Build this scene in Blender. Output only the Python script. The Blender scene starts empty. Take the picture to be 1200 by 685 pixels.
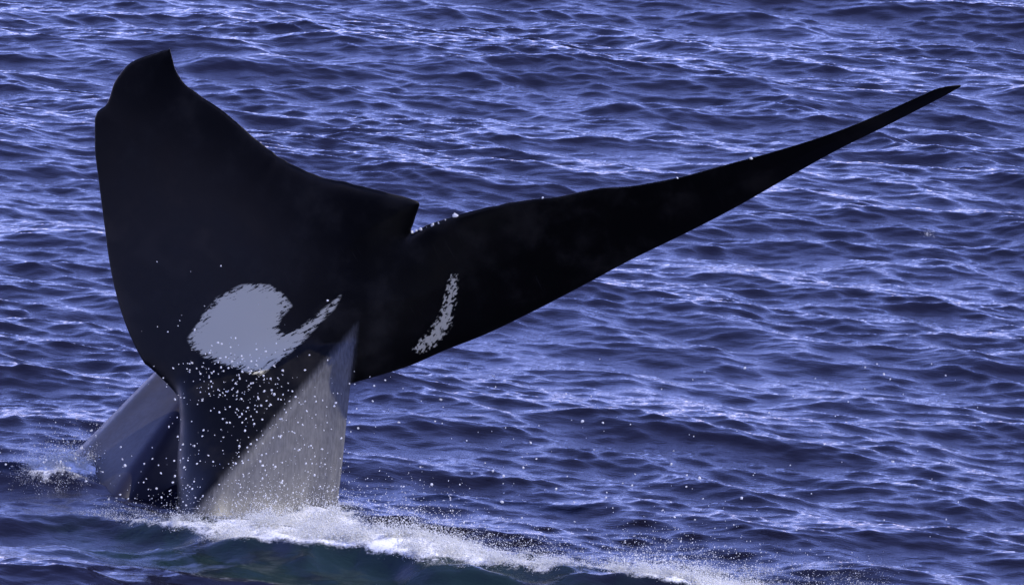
import bpy, bmesh, math, random
import numpy as np
from mathutils import Vector
R = math.radians
rng = np.random.default_rng(11)
random.seed(5)
scene = bpy.context.scene
C = scene.collection

# ------------------------------------------------------------------ camera
D, H = 38.0, 8.2                  # ground distance to the tail, height of the boat's upper deck
FPX = 8734.0                      # focal length in pixels of the 1200 px wide photograph
BASE_PX = (310.0, 596.0)          # where the tail stock meets the water
pitch = math.atan2(H, D) - math.atan((BASE_PX[1] - 342.5) / FPX)
cam = bpy.data.cameras.new('camera'); cam_o = bpy.data.objects.new('camera', cam); C.objects.link(cam_o)
cam_o.location = (0, -D, H); cam_o.rotation_euler = (math.pi/2 - pitch, 0, 0)
cam.sensor_width = 36; cam.sensor_fit = 'HORIZONTAL'; cam.lens = 36 * FPX / 1200
cam.clip_start = 0.5; cam.clip_end = 20000
scene.camera = cam_o
CP = np.array([0, -D, H]); FW = np.array([0, math.cos(pitch), -math.sin(pitch)])
RT = np.array([1.0, 0, 0]); UP = np.array([0, math.sin(pitch), math.cos(pitch)])

# ------------------------------------------------------------------ world, sun, exposure
SUN_EL, SUN_AZ = 50.0, 103.5      # azimuth measured clockwise from +Y (straight ahead): high from the right
w = bpy.data.worlds.new('World'); scene.world = w; w.use_nodes = True
nt = w.node_tree; bgn = nt.nodes['Background']
sky = nt.nodes.new('ShaderNodeTexSky'); sky.sky_type = 'NISHITA'; sky.sun_disc = False
sky.sun_elevation = R(SUN_EL); sky.sun_rotation = R(SUN_AZ); sky.air_density = 0.8; sky.dust_density = 0.0; sky.ozone_density = 3.0; sky.altitude = 1200
tint = nt.nodes.new('ShaderNodeMix'); tint.data_type = 'RGBA'; tint.blend_type = 'MULTIPLY'; tint.inputs['Factor'].default_value = 1
tint.inputs['B'].default_value = (1.36, 1.05, 1.64, 1)          # the lavender cast of that day's sky
nt.links.new(sky.outputs[0], tint.inputs['A']); nt.links.new(tint.outputs['Result'], bgn.inputs['Color'])
bgn.inputs['Strength'].default_value = 0.15
sl = bpy.data.lights.new('sun', 'SUN'); sl.energy = 2.3; sl.angle = R(0.5); sl.color = (1.0, 0.95, 0.88)
so = bpy.data.objects.new('sun', sl); C.objects.link(so)
sd = Vector((math.sin(R(SUN_AZ))*math.cos(R(SUN_EL)), math.cos(R(SUN_AZ))*math.cos(R(SUN_EL)), math.sin(R(SUN_EL))))
so.rotation_euler = sd.to_track_quat('Z', 'Y').to_euler(); so.location = (20, 10, 30)
scene.view_settings.view_transform = 'Standard'; scene.view_settings.look = 'None'
scene.view_settings.exposure = 0.88; scene.view_settings.gamma = 1.0
scene.view_settings.use_curve_mapping = False

# ------------------------------------------------------------------ helpers
def ground(px, py, z=0.0):
    """point of the plane at height z seen at a photograph pixel"""
    d = FW + (px-600)/FPX*RT - (py-342.5)/FPX*UP
    t = (z-CP[2])/d[2]
    return CP + t*d
B0 = ground(*BASE_PX)
DEPTH0 = float(np.dot(B0-CP, FW))
MPP = DEPTH0/FPX                  # metres per photo pixel at the whale
def at(px, py, off):
    """arrays of pixels + distance beyond the tail base -> world points"""
    px, py, off = np.broadcast_arrays(np.asarray(px, float), np.asarray(py, float), np.asarray(off, float))
    dep = (DEPTH0+off)[..., None]
    return CP + dep*(FW + ((px-600)/FPX)[..., None]*RT - ((py-342.5)/FPX)[..., None]*UP)
def to_px(P):
    v = P - CP; dep = v@FW
    return 600 + FPX*(v@RT)/dep, 342.5 - FPX*(v@UP)/dep
def pchip(xs, ys, x):
    """smooth interpolation without overshoot"""
    xs = np.asarray(xs, float); ys = np.asarray(ys, float)
    h = np.diff(xs); dl = np.diff(ys)/h
    m = np.zeros_like(ys); m[0] = dl[0]; m[-1] = dl[-1]
    for i in range(1, len(ys)-1):
        if dl[i-1]*dl[i] > 0:
            w1 = 2*h[i]+h[i-1]; w2 = h[i]+2*h[i-1]
            m[i] = (w1+w2)/(w1/dl[i-1]+w2/dl[i])
    i = np.clip(np.searchsorted(xs, x)-1, 0, len(h)-1); t = (x-xs[i])/h[i]
    return ((1+2*t)*(1-t)**2*ys[i] + t*(1-t)**2*h[i]*m[i] + t*t*(3-2*t)*ys[i+1] + t*t*(t-1)*h[i]*m[i+1])
def mesh_np(name, V, F, smooth=True):
    V = np.asarray(V, np.float32); F = np.asarray(F, np.int32); k = F.shape[1]
    me = bpy.data.meshes.new(name)
    me.vertices.add(len(V)); me.vertices.foreach_set('co', V.ravel())
    me.loops.add(F.size); me.loops.foreach_set('vertex_index', F.ravel())
    me.polygons.add(len(F)); me.polygons.foreach_set('loop_start', np.arange(0, F.size, k, dtype=np.int32))
    me.polygons.foreach_set('use_smooth', np.full(len(F), smooth))
    me.update(calc_edges=True); me.validate()
    return me
def fattr(me, name, a):
    at_ = me.attributes.new(name, 'FLOAT', 'POINT'); at_.data.foreach_set('value', np.asarray(a, np.float32))
def vattr(me, name, a):
    at_ = me.attributes.new(name, 'FLOAT_VECTOR', 'POINT'); at_.data.foreach_set('vector', np.asarray(a, np.float32).ravel())
def add_obj(name, me, m, label=None, cat=None, kind=None, group=None):
    o = bpy.data.objects.new(name, me); C.objects.link(o)
    if m: me.materials.append(m)
    for k, v in (('label', label), ('category', cat), ('kind', kind), ('group', group)):
        if v: o[k] = v
    return o
def sdist(poly, x, y):
    """signed distance in pixels to a polygon, positive inside"""
    P = np.asarray(poly, float); Q = np.roll(P, -1, 0)
    best = np.full(x.shape, 1e9); ins = np.zeros(x.shape, bool)
    for (ax, ay), (bx, by) in zip(P, Q):
        dx, dy = bx-ax, by-ay
        t = np.clip(((x-ax)*dx+(y-ay)*dy)/(dx*dx+dy*dy+1e-9), 0, 1)
        best = np.minimum(best, np.hypot(x-ax-t*dx, y-ay-t*dy))
        c = ((ay > y) != (by > y))
        with np.errstate(divide='ignore', invalid='ignore'):
            ins ^= c & (x < (bx-ax)*(y-ay)/(by-ay+1e-12)+ax)
    return np.where(ins, best, -best)
class NG:
    """small node-graph writer"""
    def __init__(s, name):
        s.m = bpy.data.materials.new(name); s.m.use_nodes = True; s.t = s.m.node_tree
        s.b = s.t.nodes['Principled BSDF']; s.out = s.t.nodes['Material Output']
    def n(s, typ, **kw):
        nd = s.t.nodes.new(typ)
        for k, v in kw.items(): setattr(nd, k, v)
        return nd
    def l(s, a, b): s.t.links.new(a, b)
    def put(s, sock, v):
        if isinstance(v, bpy.types.NodeSocket): s.l(v, sock)
        else: sock.default_value = v
    def attr(s, name, out='Fac'):
        a = s.n('ShaderNodeAttribute', attribute_name=name); return a.outputs[out]
    def math(s, op, a, b=0.0, c=0.0):
        nd = s.n('ShaderNodeMath', operation=op)
        s.put(nd.inputs[0], a); s.put(nd.inputs[1], b)
        if op in ('MULTIPLY_ADD',): s.put(nd.inputs[2], c)
        return nd.outputs[0]
    def ramp(s, v, lo, hi, a=0.0, b=1.0, smooth=True):
        nd = s.n('ShaderNodeMapRange', interpolation_type='SMOOTHSTEP' if smooth else 'LINEAR')
        s.put(nd.inputs['Value'], v); s.put(nd.inputs['From Min'], lo); s.put(nd.inputs['From Max'], hi)
        s.put(nd.inputs['To Min'], a); s.put(nd.inputs['To Max'], b); return nd.outputs['Result']
    def noise(s, vec, scale, detail=4, rough=0.55, dist=0.0):
        nd = s.n('ShaderNodeTexNoise'); s.l(vec, nd.inputs['Vector'])
        nd.inputs['Scale'].default_value = scale; nd.inputs['Detail'].default_value = detail
        nd.inputs['Roughness'].default_value = rough; nd.inputs['Distortion'].default_value = dist
        return nd.outputs['Fac']
    def mapv(s, vec, scale=(1,1,1), rot=(0,0,0), loc=(0,0,0)):
        nd = s.n('ShaderNodeMapping'); s.l(vec, nd.inputs['Vector'])
        nd.inputs['Scale'].default_value = scale; nd.inputs['Rotation'].default_value = rot; nd.inputs['Location'].default_value = loc
        return nd.outputs[0]
    def mix(s, f, a, b):
        nd = s.n('ShaderNodeMix', data_type='RGBA'); s.put(nd.inputs['Factor'], f)
        s.put(nd.inputs['A'], a); s.put(nd.inputs['B'], b); return nd.outputs['Result']

# ------------------------------------------------------------------ sea: FFT wave field
def wave_tile(L, N, lam_lo, lam_hi, slope, wind_deg, spread, power, seed):
    """height and sideways displacement of one periodic square of sea"""
    g = np.random.default_rng(seed)
    k1 = 2*np.pi*np.fft.fftfreq(N, L/N); kx, ky = np.meshgrid(k1, k1)       # [iy, ix]
    k = np.hypot(kx, ky); k[0, 0] = 1
    wx, wy = math.cos(R(wind_deg)), math.sin(R(wind_deg))
    ca = (kx*wx+ky*wy)/k
    kl, kh = 2*np.pi/lam_hi, 2*np.pi/lam_lo
    amp = k**(-power)*np.exp(-(kl/k)**4)*np.exp(-(k/kh)**4)*(np.abs(ca)**spread+0.04)
    amp[0, 0] = 0
    h = amp*(g.normal(size=k.shape)+1j*g.normal(size=k.shape))
    hf = np.fft.ifft2(h).real
    hh = np.fft.fft2(hf)
    sx = np.fft.ifft2(1j*kx*hh).real; sy = np.fft.ifft2(1j*ky*hh).real
    s = slope/math.sqrt((sx**2+sy**2).mean())
    dx = np.fft.ifft2(1j*kx/k*hh).real; dy = np.fft.ifft2(1j*ky/k*hh).real
    return L, hf*s, dx*s, dy*s
def sample(tile, X, Y):
    L, h, dx, dy = tile; N = h.shape[0]
    u = (X/L % 1)*N; v = (Y/L % 1)*N
    i = np.floor(u).astype(int); j = np.floor(v).astype(int); fu = u-i; fv = v-j
    i %= N; j %= N; i2 = (i+1) % N; j2 = (j+1) % N
    f = lambda a: (a[j, i]*(1-fu)+a[j, i2]*fu)*(1-fv)+(a[j2, i]*(1-fu)+a[j2, i2]*fu)*fv
    return f(h), f(dx), f(dy)
WIND = -123.0
tiles = [(wave_tile(19.3, 1024, 0.30, 1.6, 0.150, WIND, 2.2, 1.9, 3), 0.9),
         (wave_tile(8.3, 1024, 0.09, 0.36, 0.180, WIND-4, 3.2, 1.5, 8), 0.5),
         (wave_tile(3.1, 512, 0.045, 0.12, 0.115, WIND+6, 3.5, 1.2, 21), 0.3),
         (wave_tile(29.0, 512, 1.5, 5.0, 0.055, WIND+12, 3.0, 2.0, 31), 1.0)]

# lip of the wake: pixels of the photograph's foam edge, laid on the sea
lip_px = [(-60,560),(40,572),(105,584),(170,596),(235,609),(300,628),(370,641),(430,641),(500,656),(560,664),(640,668),(720,676),(830,690),(930,696),(1040,706),(1200,730)]
LIP = np.array([ground(x, y, 0.07)[:2] for x, y in lip_px])
lip_amp = np.array([0.0,.012,.035,.055,.085,.125,.13,.13,.125,.115,.105,.11,.10,.08,.05,0.0])
def lip_coords(X, Y):
    """signed distance behind the lip, position along it (photo-x), ridge height there"""
    best = np.full(X.shape, 1e9); s = np.zeros(X.shape); al = np.zeros(X.shape); am = np.zeros(X.shape)
    for i in range(len(LIP)-1):
        a, b = LIP[i], LIP[i+1]; d = b-a; l2 = d@d
        t = np.clip(((X-a[0])*d[0]+(Y-a[1])*d[1])/l2, 0, 1)
        ex = X-a[0]-t*d[0]; ey = Y-a[1]-t*d[1]; q = np.hypot(ex, ey)
        m = q < best
        sign = np.sign(d[0]*(Y-a[1])-d[1]*(X-a[0]))
        best = np.where(m, q, best); s = np.where(m, q*sign, s)
        al = np.where(m, lip_px[i][0]*(1-t)+lip_px[i+1][0]*t, al)
        am = np.where(m, lip_amp[i]*(1-t)+lip_amp[i+1]*t, am)
    return s, al, am
def axis(lo, hi, step, far, grow=1.13):
    c = list(np.arange(lo, hi+step/2, step)); a = []; st = step; p = c[-1]
    while p < far: st *= grow; p += st; a.append(p)
    b = []; st = step; p = c[0]
    while p > -far: st *= grow; p -= st; b.append(p)
    return np.array(b[::-1]+c+a)
xs = axis(-4.1, 4.1, 0.018, 6000, 1.17); ys = axis(-4.0, 20.5, 0.021, 6000, 1.17)
X, Y = np.meshgrid(xs, ys); nx, ny = len(xs), len(ys)
Z = np.zeros_like(X); PX = X.copy(); PY = Y.copy()
SX = np.gradient(xs)[None, :]+0*X; SY = np.gradient(ys)[:, None]+0*X; SP = np.maximum(SX, SY)
# gusts: the ripple strength wanders over metres
gust = sample(wave_tile(23.0, 256, 1.5, 7.0, 1.0, WIND+60, 0.3, 1.5, 77), X, Y)[0]; gust /= gust.std()
sL, aL, amp = lip_coords(X, Y)
wob = sample(tiles[0][0], X*1.6+3, Y*1.6)[0]; wob /= wob.std()
sL = sL + 0.045*wob*np.clip(amp/0.1, 0, 1)
calm = 1-0.0*np.exp(-((sL+0.28)/0.30)**2)*np.clip(amp/0.1, 0, 1)*(aL < 720)        # slick front of the lip
for i, (t, chop) in enumerate(tiles):
    a, dx, dy = sample(t, X+i*1.7, Y+i*0.9)
    fade = np.clip(1.6-SP/(t[0]/40), 0, 1)
    g = (np.clip(1+0.12*gust, 0.6, 1.4) if i else 1.0)*(calm if i else 0.5+0.5*calm)*fade
    Z += a*g; PX += -chop*dx*g*-1; PY += -chop*dy*g*-1
ridge = np.where(sL > 0, np.exp(-(sL/0.55)**2), np.exp(-(sL/0.15)**2))*amp
trough = -0.025*np.exp(-((sL+0.45)/0.32)**2)*np.clip(amp/0.12, 0, 1)
Z += ridge+trough
# small splash mound where the second body cuts the water
q1 = ground(80, 556)[:2]
Z += 0.05*np.exp(-(((X-q1[0])/0.22)**2+((Y-q1[1])/0.3)**2))
# foam cover (a property of the water: aerated or not)
ga = np.clip(amp/0.08, 0, 1)
edge = np.clip((sL+0.09)/0.10, 0, 1)
lip_foam = np.exp(-np.clip(sL, 0, 9)/0.16)*edge*ga
wide = np.exp(-((sL-0.25)/0.45)**2)*ga*((aL > 380)*0.55)*edge
along = np.interp(aL, [60,110,180,235,300,420,540,600,690,730,840,880,980,1060], [0,.55,.85,.95,1,1,.85,.6,.45,1,1,.5,.4,0])
foam = np.clip(lip_foam+wide, 0, 1)*along
bw = np.interp(aL, [260, 360], [.16, .34]); base_f = np.exp(-((sL-.6*bw)/bw)**2)*np.clip((aL-215)/30, 0, 1)*np.clip((440-aL)/40, 0, 1); foam = np.maximum(foam, np.clip(base_f*1.1, 0, .95)*edge)
f0 = ground(352, 609)[:2]; foam = np.maximum(foam, np.clip(1.3*np.exp(-((X-f0[0])/.28)**4-((Y-f0[1])/.30)**2), 0, .92)*edge)
aer = np.maximum(foam, np.exp(-((sL+0.25)/0.55)**2)*ga*np.clip((900-aL)/300, 0, 1)*0.8)
sp1 = np.exp(-(((X-q1[0])/0.24)**2+((Y-q1[1])/0.22)**2)); foam = np.maximum(foam, np.clip(sp1*1.3, 0, 1))
wc = ground(1086, 275)[:2]; foam = np.maximum(foam, 0.30*np.exp(-((X-wc[0]+.25*(Y-wc[1]))/0.13)**2-((Y-wc[1])/0.16)**2))     # lone whitecap
V = np.stack([PX, PY, Z], -1).reshape(-1, 3)
ii = np.arange(nx*ny).reshape(ny, nx)
F = np.stack([ii[:-1, :-1], ii[:-1, 1:], ii[1:, 1:], ii[1:, :-1]], -1).reshape(-1, 4)
g = NG('sea_water')
tc = g.n('ShaderNodeTexCoord').outputs['Object']
fo = g.attr('foam')
n1 = g.noise(g.mapv(tc, (1, 0.8, 1)), 14, 6, 0.7, 0.4); n2 = g.noise(tc, 55, 4, 0.7)
lace = g.math('ADD', g.math('MULTIPLY', n1, 0.65), g.math('MULTIPLY', n2, 0.35))
cover = g.ramp(g.math('ADD', fo, g.math('MULTIPLY', g.math('SUBTRACT', lace, 0.5), 2.2)), 0.32, 0.85)
cover = g.math('MULTIPLY', cover, g.ramp(fo, 0.03, 0.2))
deep = g.mix(g.ramp(g.math('MULTIPLY', g.attr('aerated'), g.ramp(g.noise(tc, 3.0, 3, 0.6), 0.3, 0.6, 0.5, 1.0)), 0.05, 0.8), (0.0075, 0.0070, 0.013, 1), (0.010, 0.023, 0.019, 1))
g.l(g.mix(cover, deep, (0.78, 0.77, 0.70, 1)), g.b.inputs['Base Color'])
g.put(g.b.inputs['Roughness'], g.ramp(cover, 0, 1, 0.02, 0.75)); g.b.inputs['IOR'].default_value = 1.333
b1 = g.noise(g.mapv(g.mapv(tc, (1, 1, 1), (0, 0, R(33))), (0.5, 2.0, 1)), 24, 5, 0.6, 0.2)
bp = g.n('ShaderNodeBump'); bp.inputs['Strength'].default_value = 0.35; bp.inputs['Distance'].default_value = 0.012
bh = g.math('ADD', b1, g.math('MULTIPLY', g.math('MULTIPLY', n2, cover), 1.6)); g.l(bh, bp.inputs['Height'])
g.l(bp.outputs[0], g.b.inputs['Normal'])
me = mesh_np('sea', V, F); fattr(me, 'foam', foam.ravel()); fattr(me, 'aerated', aer.ravel())
sea = add_obj('sea', me, g.m, 'wind rippled deep blue sea around the whale', None, 'structure')
SV, SF = V, foam.ravel()

# ------------------------------------------------------------------ whale tail
# stations from the left tip over the notch to the right tip: leading edge px, trailing edge px, depth of each, thickness
ST = [ # lx ly tx ty   dl   dt   thick
 (190,59,199,57,0.42,0.4,.024),
 (181,62,202,68,0.45,0.39,.035),
 (166,67,205,79,0.49,0.37,.050),
 (152,74,211,91,0.53,0.35,.060),
 (141,86,218,100,0.57,0.33,.066),
 (133,99,232,110,0.61,0.31,.072),
 (129,112,250,122,0.64,0.28,.080),
 (124,123,268,135,0.67,0.25,.085),
 (114,131,284,149,0.7,0.22,.09),
 (111,141,298,161,0.72,0.2,.10),
 (111,170,314,174,0.76,0.175,.11),
 (116,215,330,186,0.8,0.15,.125),
 (122,262,347,194,0.81,0.13,.14),
 (129,312,366,203,0.8,0.11,.155),
 (138,352,392,210,0.76,0.09,.17),
 (152,392,425,218,0.7,0.07,.185),
 (172,430,460,227,0.62,0.05,.20),
 (200,466,492,238,0.54,0.03,.21),
 (236,486,487,254,0.49,0.02,.22),
 (290,492,483,266,0.46,0.015,.225),
 (350,476,480,274,0.44,0.01,.225),
 (408,450,484,273,0.43,0,.22),
 (440,441,500,263,0.42,-0.02,.21),
 (478,429,525,255,0.4,-0.045,.195),
 (522,410,560,245,0.37,-0.08,.18),
 (570,391,605,236,0.33,-0.13,.165),
 (622,366,655,230,0.28,-0.19,.15),
 (682,335,705,220,0.21,-0.26,.135),
 (740,304,730,219,0.13,-0.3,.12),
 (800,275,785,210,0.03,-0.37,.105),
 (862,243,850,193,-0.11,-0.47,.09),
 (925,207,912,176,-0.27,-0.57,.075),
 (985,174,972,157,-0.44,-0.67,.06),
 (1040,147,1030,134,-0.6,-0.76,.045),
 (1085,124,1077,113,-0.74,-0.82,.034),
 (1108,112,1104,102,-0.82,-0.86,.028),
 (1127,101.5,1127,99.0,-0.86,-0.88,.024)]
ST = np.array(ST, float)
seg = np.hypot(np.diff((ST[:,0]+ST[:,2])/2), np.diff((ST[:,1]+ST[:,3])/2))+6
par = np.concatenate([[0], np.cumsum(seg)]); NU, NS = 560, 56
uu = np.linspace(0, par[-1], NU)
cols = [pchip(par, ST[:, c], uu) for c in range(7)]
# smooth depth so that the blade bends without creases
def smooth(a, n):
    k = np.hanning(2*n+1)[1:-1]; k /= k.sum(); m = len(k)//2
    p = np.concatenate([2*a[0]-a[m:0:-1], a, 2*a[-1]-a[-2:-m-2:-1]]); return np.convolve(p, k, 'valid')
cols[4] = smooth(cols[4], 75); cols[5] = smooth(cols[5], 75); cols[6] = np.maximum(smooth(cols[6], 25), .012)
sv = 0.5-0.5*np.cos(np.linspace(0, np.pi, NS))                        # denser towards both edges
prof = np.where(sv < 0.35, np.sqrt(np.clip(1-((0.35-sv)/0.35)**2, 0, 1)), 1-0.86*((sv-0.35)/0.65)**1.25)
prof[0] = 0.0
bow = 0.16*np.sin(np.pi*sv)                                            # the blade is hollow towards the water
lx, ly, tx, ty, dl, dt, th = [c[:, None] for c in cols]
jit = np.random.default_rng(4).normal(size=NU); jit = smooth(jit, 6)*1.8
wgt = np.clip(sv[None, :]*6-5, 0, 1)
gx = lx+(tx-lx)*sv; gy = ly+(ty-ly)*sv+jit[:, None]*wgt*0.7*np.clip((900-tx)/400, 0, 1)
chord = np.clip(np.hypot(tx-lx, ty-ly)/260, 0.0, 1)
gd = dl+(dt-dl)*sv+bow*chord*0.6
# one smooth bent sheet through the sketched depths
def basis(x, y):
    x = (x-600)/500; y = (y-260)/220
    return np.stack([x**a*y**b for a in range(5) for b in range(4) if a+b <= 4], -1)
coef = np.linalg.lstsq(basis(gx, gy).reshape(NU*NS, -1), gd.ravel(), rcond=None)[0]
gd = basis(gx, gy)@coef
# thickness grows inwards from the outline
oln = np.concatenate([np.stack([gx[:, 0], gy[:, 0]], -1)[::4], np.stack([gx[:, -1], gy[:, -1]], -1)[::-4]])
inner = np.abs(sdist(oln, gx, gy)); inner[:, 0] = 0; inner[:, -1] = 0; inner[0] = 0; inner[-1] = 0
th_c = np.interp(gx, [100, 200, 280, 430, 700, 1125], [.05, .08, .14, .20, .14, .06])*np.interp(gy, [60, 170, 300], [.45, .7, 1])**np.clip((420-gx)/220, 0, 1)
half = 0.0105+0.5*th_c*np.sqrt(1-np.exp(-inner/70))
front = at(gx, gy, gd-half); back = at(gx, gy, gd+half)
nv = NU*NS; a = np.arange(nv).reshape(NU, NS)
V1 = np.concatenate([front.reshape(-1, 3), back.reshape(-1, 3)])
q = lambda A, o: np.stack([A[:-1, :-1]+o, A[:-1, 1:]+o, A[1:, 1:]+o, A[1:, :-1]+o], -1).reshape(-1, 4)
rim = lambda e: np.stack([e[:-1], e[1:], e[1:]+nv, e[:-1]+nv], -1)
F1 = np.concatenate([q(a, 0), q(a, nv)[:, ::-1], rim(a[:, -1]), rim(a[:, 0])[:, ::-1], rim(a[0])[:, ::-1], rim(a[-1])])
# tail stock: sections by photo row: left px, right px, px of the front edge, push of that edge to the camera, depth of the back, mean depth
TS = [ # row   L    R  front  fd    bk    mid  keel
 (330, 385, 450, 428, -.02, .14, .50, -.02),
 (360, 368, 430, 419, -.05, .16, .46, -.08),
 (385, 345, 420, 411, -.08, .19, .41, -.12),
 (420, 290, 414.5, 378, -.13, .26, .38, -.13),
 (445, 218, 411, 352, -.16, .31, .37, -.11),
 (465, 204, 409, 334, -.18, .35, .34, -.09),
 (490, 207, 406.5, 312, -.20, .40, .29, -.05),
 (540, 206, 401.5, 268, -.24, .46, .18, -.01),
 (590, 208, 396, 228, -.26, .50, .05, .01),
 (650, 196, 391, 205, -.28, .58, -.14, .02),
 (760, 176, 384, 185, -.32, .66, -.50, .04)]
TS = np.array(TS, float); rows = np.linspace(330, 760, 90)
c = [pchip(TS[:, 0], TS[:, i], rows) for i in range(1, 8)]
NSEC = 72; ring = []
for i, r in enumerate(rows):
    L_, R_, Fx, fd, bk, md, kd = [k[i] for k in c]
    # closed control polygon: left edge, front edge, groove beside the keel, keel at the right, back
    kx = R_-(R_-L_)*0.04; fx = lambda t: Fx+(kx-Fx)*t; fz = lambda t, b=0: fd+(kd-fd)*t+b
    ctl = np.array([(L_, .13), (L_+(Fx-L_)*.38, fd*.34), (fx(.08), fd*.97), (fx(.45), fz(.45)), (fx(.78), fz(.80, .015)), (kx, kd), (R_, kd+.04), (L_+(R_-L_)*.86, bk*.62), (L_+(R_-L_)*.5, bk), (L_+(R_-L_)*.10, bk*.66)])
    n = len(ctl); t = np.arange(NSEC)/NSEC*n; k0 = t.astype(int); f = (t-k0)[:, None]
    P = lambda o: ctl[(k0+o) % n]
    cr = 0.5*((2*P(0))+(-P(-1)+P(1))*f+(2*P(-1)-5*P(0)+4*P(1)-P(2))*f*f+(-P(-1)+3*P(0)-3*P(1)+P(2))*f**3)
    cr[:, 0] = np.clip(cr[:, 0], L_, R_)
    ring.append(at(cr[:, 0], np.full(NSEC, r), md+cr[:, 1]))
V2 = np.concatenate(ring); a2 = np.arange(len(rows)*NSEC).reshape(len(rows), NSEC)
nx_ = np.roll(a2, -1, 1)
F2 = np.stack([a2[:-1], nx_[:-1], nx_[1:], a2[1:]], -1).reshape(-1, 4)
bm = bmesh.new()
def put(V, F, caps=()):
    vs = [bm.verts.new(v) for v in V]
    for f in F:
        try: bm.faces.new([vs[i] for i in f])
        except ValueError: pass
    for cp in caps: bm.faces.new([vs[i] for i in cp])
put(V1, F1); put(V2, F2, (list(a2[0]), list(a2[-1])[::-1]))
bmesh.ops.recalc_face_normals(bm, faces=bm.faces)
tmp = bpy.data.meshes.new('tmp'); bm.to_mesh(tmp); bm.free()
to = bpy.data.objects.new('tmp', tmp); C.objects.link(to)
rm = to.modifiers.new('r', 'REMESH'); rm.mode = 'VOXEL'; rm.voxel_size = 0.0075; rm.adaptivity = 0
sm = to.modifiers.new('s', 'SMOOTH'); sm.factor = 0.5; sm.iterations = 2
dg = bpy.context.evaluated_depsgraph_get(); ev = to.evaluated_get(dg)
tail_me = bpy.data.meshes.new_from_object(ev)
bpy.data.objects.remove(to); bpy.data.meshes.remove(tmp)
tail_me.name = 'whale_tail'
tail_me.polygons.foreach_set('use_smooth', np.ones(len(tail_me.polygons), bool))
tv = np.empty(len(tail_me.vertices)*3, np.float32); tail_me.vertices.foreach_get('co', tv); tv = tv.reshape(-1, 3).astype(float)
tn = np.empty(len(tail_me.vertices)*3, np.float32); tail_me.vertices.foreach_get('normal', tn); tn = tn.reshape(-1, 3)
px, py = to_px(tv)
# flow the stock's shaded flank into the flukes (the keel side keeps its edge)
ne = len(tail_me.edges); ed = np.empty(ne*2, np.int32); tail_me.edges.foreach_get('vertices', ed); e0, e1 = ed[0::2], ed[1::2]
deg = np.bincount(e0, minlength=len(tv))+np.bincount(e1, minlength=len(tv))
edge_x = np.interp(py, [380, 430, 500, 600], [405, 352, 300, 230])
msk = np.clip((edge_x-px)/40, 0, 1)*np.clip((py-300)/50, 0, 1)*np.clip((560-py)/50, 0, 1)*np.clip((px-170)/20, 0, 1)
allm = 0.10
for it in range(320):
    acc = np.stack([np.bincount(e0, tv[e1, k], len(tv))+np.bincount(e1, tv[e0, k], len(tv)) for k in range(3)], -1)/deg[:, None]
    tv += (acc-tv)*(0.6*msk)[:, None]
tail_me.vertices.foreach_set('co', tv.astype(np.float32).ravel()); tail_me.update()
px, py = to_px(tv)
under = (tn@FW) < 0.15                     # the underside of the flukes carries the markings
PA = [(221,397),(227,387),(240,367),(254,350),(282,335),(299,333),(316,335),(331,345),(341,358),(329,371),(324,384),(333,393),(354,383),(373,368),(399,347),(391,361),(373,379),(354,400),(329,421),(304,439),(289,434),(264,426),(242,419),(225,407)]
PB = [(528,321),(537,323),(535,347),(530,378),(513,404),(493,413),(483,409),(504,386),(517,365)]
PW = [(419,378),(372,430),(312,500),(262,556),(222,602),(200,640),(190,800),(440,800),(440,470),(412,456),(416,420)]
fattr(tail_me, 'patch_a', np.where(under, sdist(PA, px, py), -60))
fattr(tail_me, 'patch_b', np.where(under, sdist(PB, px, py), -60))
fattr(tail_me, 'pale', np.where(py > 350, sdist(PW, px, py), -90))  # sunlit face of the dark stock: the sun's sheen put into a grey colour
vattr(tail_me, 'skin', np.stack([(px-300)/100, -(py-380)/100, (tv@FW)*1.0], -1))
g = NG('whale_skin')
sk = g.attr('skin', 'Vector')
st1 = g.noise(g.mapv(g.mapv(sk, (1, 1, 0), (0, 0, R(-24))), (1.0, 4.5, 1)), 7.0, 5, 0.7)
st2 = g.noise(g.mapv(g.mapv(sk, (1, 1, 0), (0, 0, R(-50))), (1.0, 1.8, 1)), 16.0, 4, 0.65)
wa = g.ramp(g.math('ADD', g.attr('patch_a'), g.math('MULTIPLY', g.math('SUBTRACT', st1, 0.47), 85.0)), 0.0, 3.0)
wa = g.math('MULTIPLY', wa, g.ramp(g.attr('patch_a'), -3, 0.5))
wb = g.ramp(g.math('ADD', g.attr('patch_b'), g.math('MULTIPLY', g.math('SUBTRACT', st2, 0.52), 60.0)), 0.0, 3.0)
wb = g.math('MULTIPLY', wb, g.ramp(g.attr('patch_b'), -3, 0))
white = g.math('MAXIMUM', wa, wb)
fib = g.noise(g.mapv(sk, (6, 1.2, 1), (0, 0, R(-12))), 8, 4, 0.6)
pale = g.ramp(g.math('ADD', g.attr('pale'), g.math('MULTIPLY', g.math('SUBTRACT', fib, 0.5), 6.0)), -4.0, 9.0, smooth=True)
mott = g.noise(sk, 2.2, 5, 0.6)
scr = g.ramp(g.noise(g.mapv(g.mapv(sk, (1, 1, 0), (0, 0, R(62))), (0.35, 9, 1)), 6, 2, 0.5), 0.70, 0.76)
blk = g.mix(g.ramp(mott, 0.45, 0.75), (0.0026, 0.0025, 0.0022, 1), (0.014, 0.0125, 0.0095, 1))
blk = g.mix(g.math('MULTIPLY', scr, 0.5), blk, (0.022, 0.02, 0.016, 1))
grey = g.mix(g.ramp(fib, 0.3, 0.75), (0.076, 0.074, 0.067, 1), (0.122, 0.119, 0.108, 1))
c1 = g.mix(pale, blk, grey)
g.l(g.mix(white, c1, (0.53, 0.49, 0.315, 1)), g.b.inputs['Base Color'])
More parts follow.
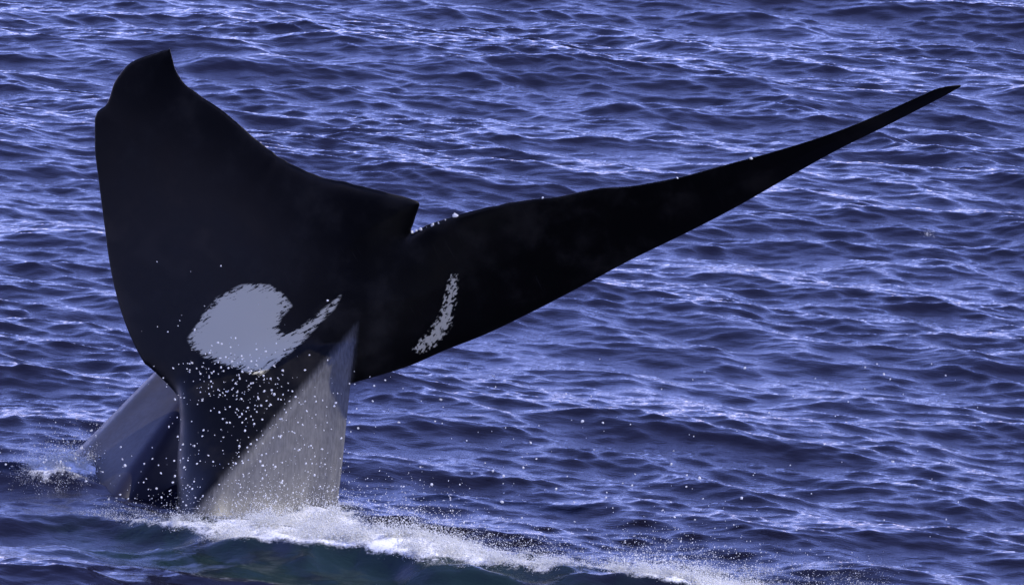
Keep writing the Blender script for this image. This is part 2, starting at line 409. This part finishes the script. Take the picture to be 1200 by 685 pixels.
g.put(g.b.inputs['Roughness'], g.ramp(mott, 0.3, 0.7, 0.34, 0.5)); g.b.inputs['IOR'].default_value = 1.36; g.b.inputs['Specular IOR Level'].default_value = 0.2
bp = g.n('ShaderNodeBump'); bp.inputs['Strength'].default_value = 0.25; bp.inputs['Distance'].default_value = 0.004
g.l(g.math('ADD', mott, g.math('MULTIPLY', fib, 0.4)), bp.inputs['Height']); g.l(bp.outputs[0], g.b.inputs['Normal'])
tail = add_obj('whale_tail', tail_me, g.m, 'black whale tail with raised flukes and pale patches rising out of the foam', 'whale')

# ------------------------------------------------------------------ second whale, slanting out of the water behind
# axis in pixels: (row-wise along the slant) upper-left edge, ridge, hidden right edge
B2 = [ # left px, depth  ridge px, depth   right px, depth
 (10,620,1.10, 108,650, .30, 190,660, .42),
 (68,556,1.08, 140,582, .44, 215,590, .60),
 (103,519,1.12,165,541, .54, 232,548, .70),
 (134,487,1.13,190,505, .65, 250,510, .80),
 (164,456,1.15,217,470, .77, 268,470, .92),
 (196,424,1.20,240,440, .90, 284,438,1.02),
 (226,396,1.25,262,410,1.00, 296,410,1.10),
 (250,376,1.30,272,386,1.06, 296,388,1.16)]
B2 = np.array(B2, float); tt = np.linspace(0, 7, 60)
c = [pchip(np.arange(8), B2[:, i], tt) for i in range(9)]
ring = []; NSEC = 64
for i in range(len(tt)):
    l_x, l_y, l_d, m_x, m_y, m_d, r_x, r_y, r_d = [k[i] for k in c]
    lm = lambda f, b=0: (l_x+(m_x-l_x)*f, l_y+(m_y-l_y)*f, l_d+(m_d-l_d)*f-b)
    mr = lambda f, b=0: (m_x+(r_x-m_x)*f, m_y+(r_y-m_y)*f, m_d+(r_d-m_d)*f-b)
    ctl = np.array([lm(0), lm(.3, .02), lm(.72, .03), lm(1), mr(.4), mr(1, -.12), mr(.7, -.5), lm(.12, -.22)])
    n = len(ctl); t = np.arange(NSEC)/NSEC*n; k0 = t.astype(int); f = (t-k0)[:, None]
    P = lambda o: ctl[(k0+o) % n]
    cr = 0.5*((2*P(0))+(-P(-1)+P(1))*f+(2*P(-1)-5*P(0)+4*P(1)-P(2))*f*f+(-P(-1)+3*P(0)-3*P(1)+P(2))*f**3)
    ring.append(at(cr[:, 0], cr[:, 1], cr[:, 2]))
# rounded end
last = ring[-1]; cen = last.mean(0); dirn = cen-ring[-6].mean(0); dirn /= np.linalg.norm(dirn)
rad = np.linalg.norm(last-cen, axis=1).mean()
for a_ in np.linspace(0.2, 1.5, 8): ring.append(cen+(last-cen)*math.cos(a_)+dirn*rad*0.7*math.sin(a_))
V3 = np.concatenate(ring); a3 = np.arange(len(ring)*NSEC).reshape(len(ring), NSEC); n3 = np.roll(a3, -1, 1)
F3 = np.stack([a3[:-1], n3[:-1], n3[1:], a3[1:]], -1).reshape(-1, 4)
bm = bmesh.new(); put(V3, F3, (list(a3[0]), list(a3[-1])[::-1])); bmesh.ops.recalc_face_normals(bm, faces=bm.faces)
for f in bm.faces: f.smooth = True
m3 = bpy.data.meshes.new('whale'); bm.to_mesh(m3); bm.free()
ph = np.tile(np.arange(NSEC)/NSEC*8, len(ring)); fattr(m3, 'flank', np.clip((ph-2.35)/0.3, 0, 1)*np.clip((6.5-ph)/.3, 0, 1))  # right side facing the tail: its shade is put into a darker skin colour
g = NG('grey_whale_skin'); tc = g.n('ShaderNodeTexCoord').outputs['Object']
mo = g.noise(tc, 5, 6, 0.6); sp = g.noise(tc, 40, 3, 0.6)
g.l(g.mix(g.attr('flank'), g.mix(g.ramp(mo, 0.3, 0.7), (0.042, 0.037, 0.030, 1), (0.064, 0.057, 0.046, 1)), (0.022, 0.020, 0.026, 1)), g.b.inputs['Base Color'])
g.put(g.b.inputs['Roughness'], g.ramp(sp, 0.3, 0.7, 0.38, 0.5)); g.b.inputs['IOR'].default_value = 1.36
bp = g.n('ShaderNodeBump'); bp.inputs['Strength'].default_value = 0.2; bp.inputs['Distance'].default_value = 0.003
g.l(sp, bp.inputs['Height']); g.l(bp.outputs[0], g.b.inputs['Normal'])
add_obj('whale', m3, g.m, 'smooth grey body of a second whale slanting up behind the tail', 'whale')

# ------------------------------------------------------------------ foam and spray
ico = bmesh.new(); bmesh.ops.create_icosphere(ico, subdivisions=1, radius=1.0)
IV = np.array([v.co[:] for v in ico.verts]); IF = np.array([[v.index for v in f.verts] for f in ico.faces]); ico.free()
ico = bmesh.new(); bmesh.ops.create_icosphere(ico, subdivisions=2, radius=1.0)
IV2 = np.array([v.co[:] for v in ico.verts]); IF2 = np.array([[v.index for v in f.verts] for f in ico.faces]); ico.free()
OV = np.array([(1,0,0),(-1,0,0),(0,1,0),(0,-1,0),(0,0,1),(0,0,-1)], float)
OF = np.array([(0,2,4),(2,1,4),(1,3,4),(3,0,4),(2,0,5),(1,2,5),(3,1,5),(0,3,5)])
def blobs(name, P, r, base=(IV, IF), stretch=0.35):
    bv, bf = base; n = len(P)
    s = r[:, None]*(1+stretch*rng.normal(size=(n, 3)).clip(-1.6, 1.6))
    sh = 1+0.18*rng.normal(size=(n, len(bv), 1))
    # random turn so that facets do not line up
    qn = rng.normal(size=(n, 4)); qn /= np.linalg.norm(qn, axis=1)[:, None]; a, b, c, d = qn.T
    M = np.stack([np.stack([a*a+b*b-c*c-d*d, 2*(b*c-a*d), 2*(b*d+a*c)], -1), np.stack([2*(b*c+a*d), a*a-b*b+c*c-d*d, 2*(c*d-a*b)], -1), np.stack([2*(b*d-a*c), 2*(c*d+a*b), a*a-b*b-c*c+d*d], -1)], 1)
    V = np.einsum('nij,nkj->nki', M, bv[None]*s[:, None, :]*sh)+P[:, None, :]
    F = (bf[None]+(np.arange(n)*len(bv))[:, None, None]).reshape(-1, 3)
    return mesh_np(name, V.reshape(-1, 3), F)
g = NG('white_water'); t = g.t
dif = g.n('ShaderNodeBsdfTranslucent'); dif.inputs['Color'].default_value = (0.88, 0.875, 0.82, 1)
g.b.inputs['Base Color'].default_value = (0.88, 0.875, 0.82, 1); g.b.inputs['Roughness'].default_value = 0.35; g.b.inputs['IOR'].default_value = 1.333
mx = g.n('ShaderNodeMixShader'); mx.inputs[0].default_value = 0.58
g.l(g.b.outputs[0], mx.inputs[1]); g.l(dif.outputs[0], mx.inputs[2]); g.l(mx.outputs[0], g.out.inputs['Surface'])
white_water = g.m
# clumps riding on the aerated water: taken from the sea's own surface
pxs, pys = to_px(SV)
vis = (SF > 0.06) & (pys > 480) & (pxs > -150) & (pxs < 1250)
cand = np.nonzero(vis)[0]
cn = sample(wave_tile(2.3, 256, 0.05, 0.5, 1.0, WIND, 0.1, 1.2, 5), SV[cand, 0], SV[cand, 1])[0]; cn /= cn.std()
wt = (SF[cand]**1.6)*np.clip(0.35+0.75*cn, 0, 3); wt /= wt.sum()
pick = rng.choice(cand, 100000, p=wt)
fs = SF[pick]
P = SV[pick]+np.stack([rng.normal(0, .012, len(pick)), rng.normal(0, .014, len(pick)), rng.exponential(0.011, len(pick))*(0.2+1.5*fs)], -1)
r = 0.0011+rng.exponential(0.0007, len(pick))*(0.4+fs)
add_obj('foam', blobs('foam', P, np.clip(r, .0012, .009), (OV, OF), 0.3), white_water, 'ragged white foam along the lip of the wake below the tail', 'foam', 'stuff')
# spray: fine mist over the wake, drops before the stock, stray drops over the water to the right
S = []; r = []
def drops(n, fx, fy, fd, size, lo, hi):
    S.append(at(fx(n), fy(n), fd(n))); r.append(np.clip(size*np.exp(rng.normal(0, .55, n)), lo, hi))
U, N_ = rng.uniform, rng.normal
pick = rng.choice(cand, 12000, p=wt)
Pm = SV[pick]+np.stack([N_(0, .05, 12000), U(0, .35, 12000), rng.exponential(0.045, 12000)*(0.4+SF[pick])], -1)
S.append(Pm); r.append(np.clip(0.0015*np.exp(N_(0, .4, 12000)), .001, .005))
drops(260, lambda n: N_(300, 55, n), lambda n: 470-rng.exponential(26, n)+U(0, 130, n), lambda n: U(-.75, -.45, n), .0030, .0012, .0056)
drops(220, lambda n: N_(275, 38, n), lambda n: N_(440, 22, n), lambda n: U(-.5, -.1, n), .0033, .0012, .0056)
drops(120, lambda n: U(205, 400, n), lambda n: U(460, 605, n), lambda n: U(-.75, -.5, n), .0040, .0014, .0062)
drops(45, lambda n: U(90, 235, n), lambda n: U(520, 585, n), lambda n: U(-.4, .4, n), .0040, .002, .007)
drops(9, lambda n: U(150, 260, n), lambda n: U(290, 440, n), lambda n: U(-.3, .0, n), .0028, .0015, .007)
drops(240, lambda n: 400+rng.exponential(230, n), lambda n: 640-np.abs(N_(0, 75, n)), lambda n: U(-1.4, 1.0, n), .0032, .0015, .008)
drops(90, lambda n: U(400, 1150, n), lambda n: U(420, 640, n), lambda n: U(-1.4, 1.0, n), .0032, .0015, .008)
drops(60, lambda n: N_(75, 22, n), lambda n: N_(545, 9, n), lambda n: U(.6, 1.0, n), .005, .0014, .0062)
# beads of water on the trailing edge by the notch
bx_ = np.array([483, 493, 507, 534, 880, 794, 636, 488, 500, 514, 522], float)
by_ = np.array([272, 268.5, 263.5, 252, 185.5, 208.5, 231.5, 270, 266, 261, 257.5])
S.append(at(bx_, by_, basis(bx_, by_)@coef-0.022)); r.append(np.array([.009, .009, .012, .013, .009, .006, .006, .006, .006, .006, .006]))
S = np.concatenate(S); r = np.concatenate(r); ok = S[:, 2] > 0.0
add_obj('spray', blobs('spray', S[ok], r[ok], stretch=0.22), white_water, 'fine white spray drops flying before the tail stock and over the wake', 'spray', 'stuff')
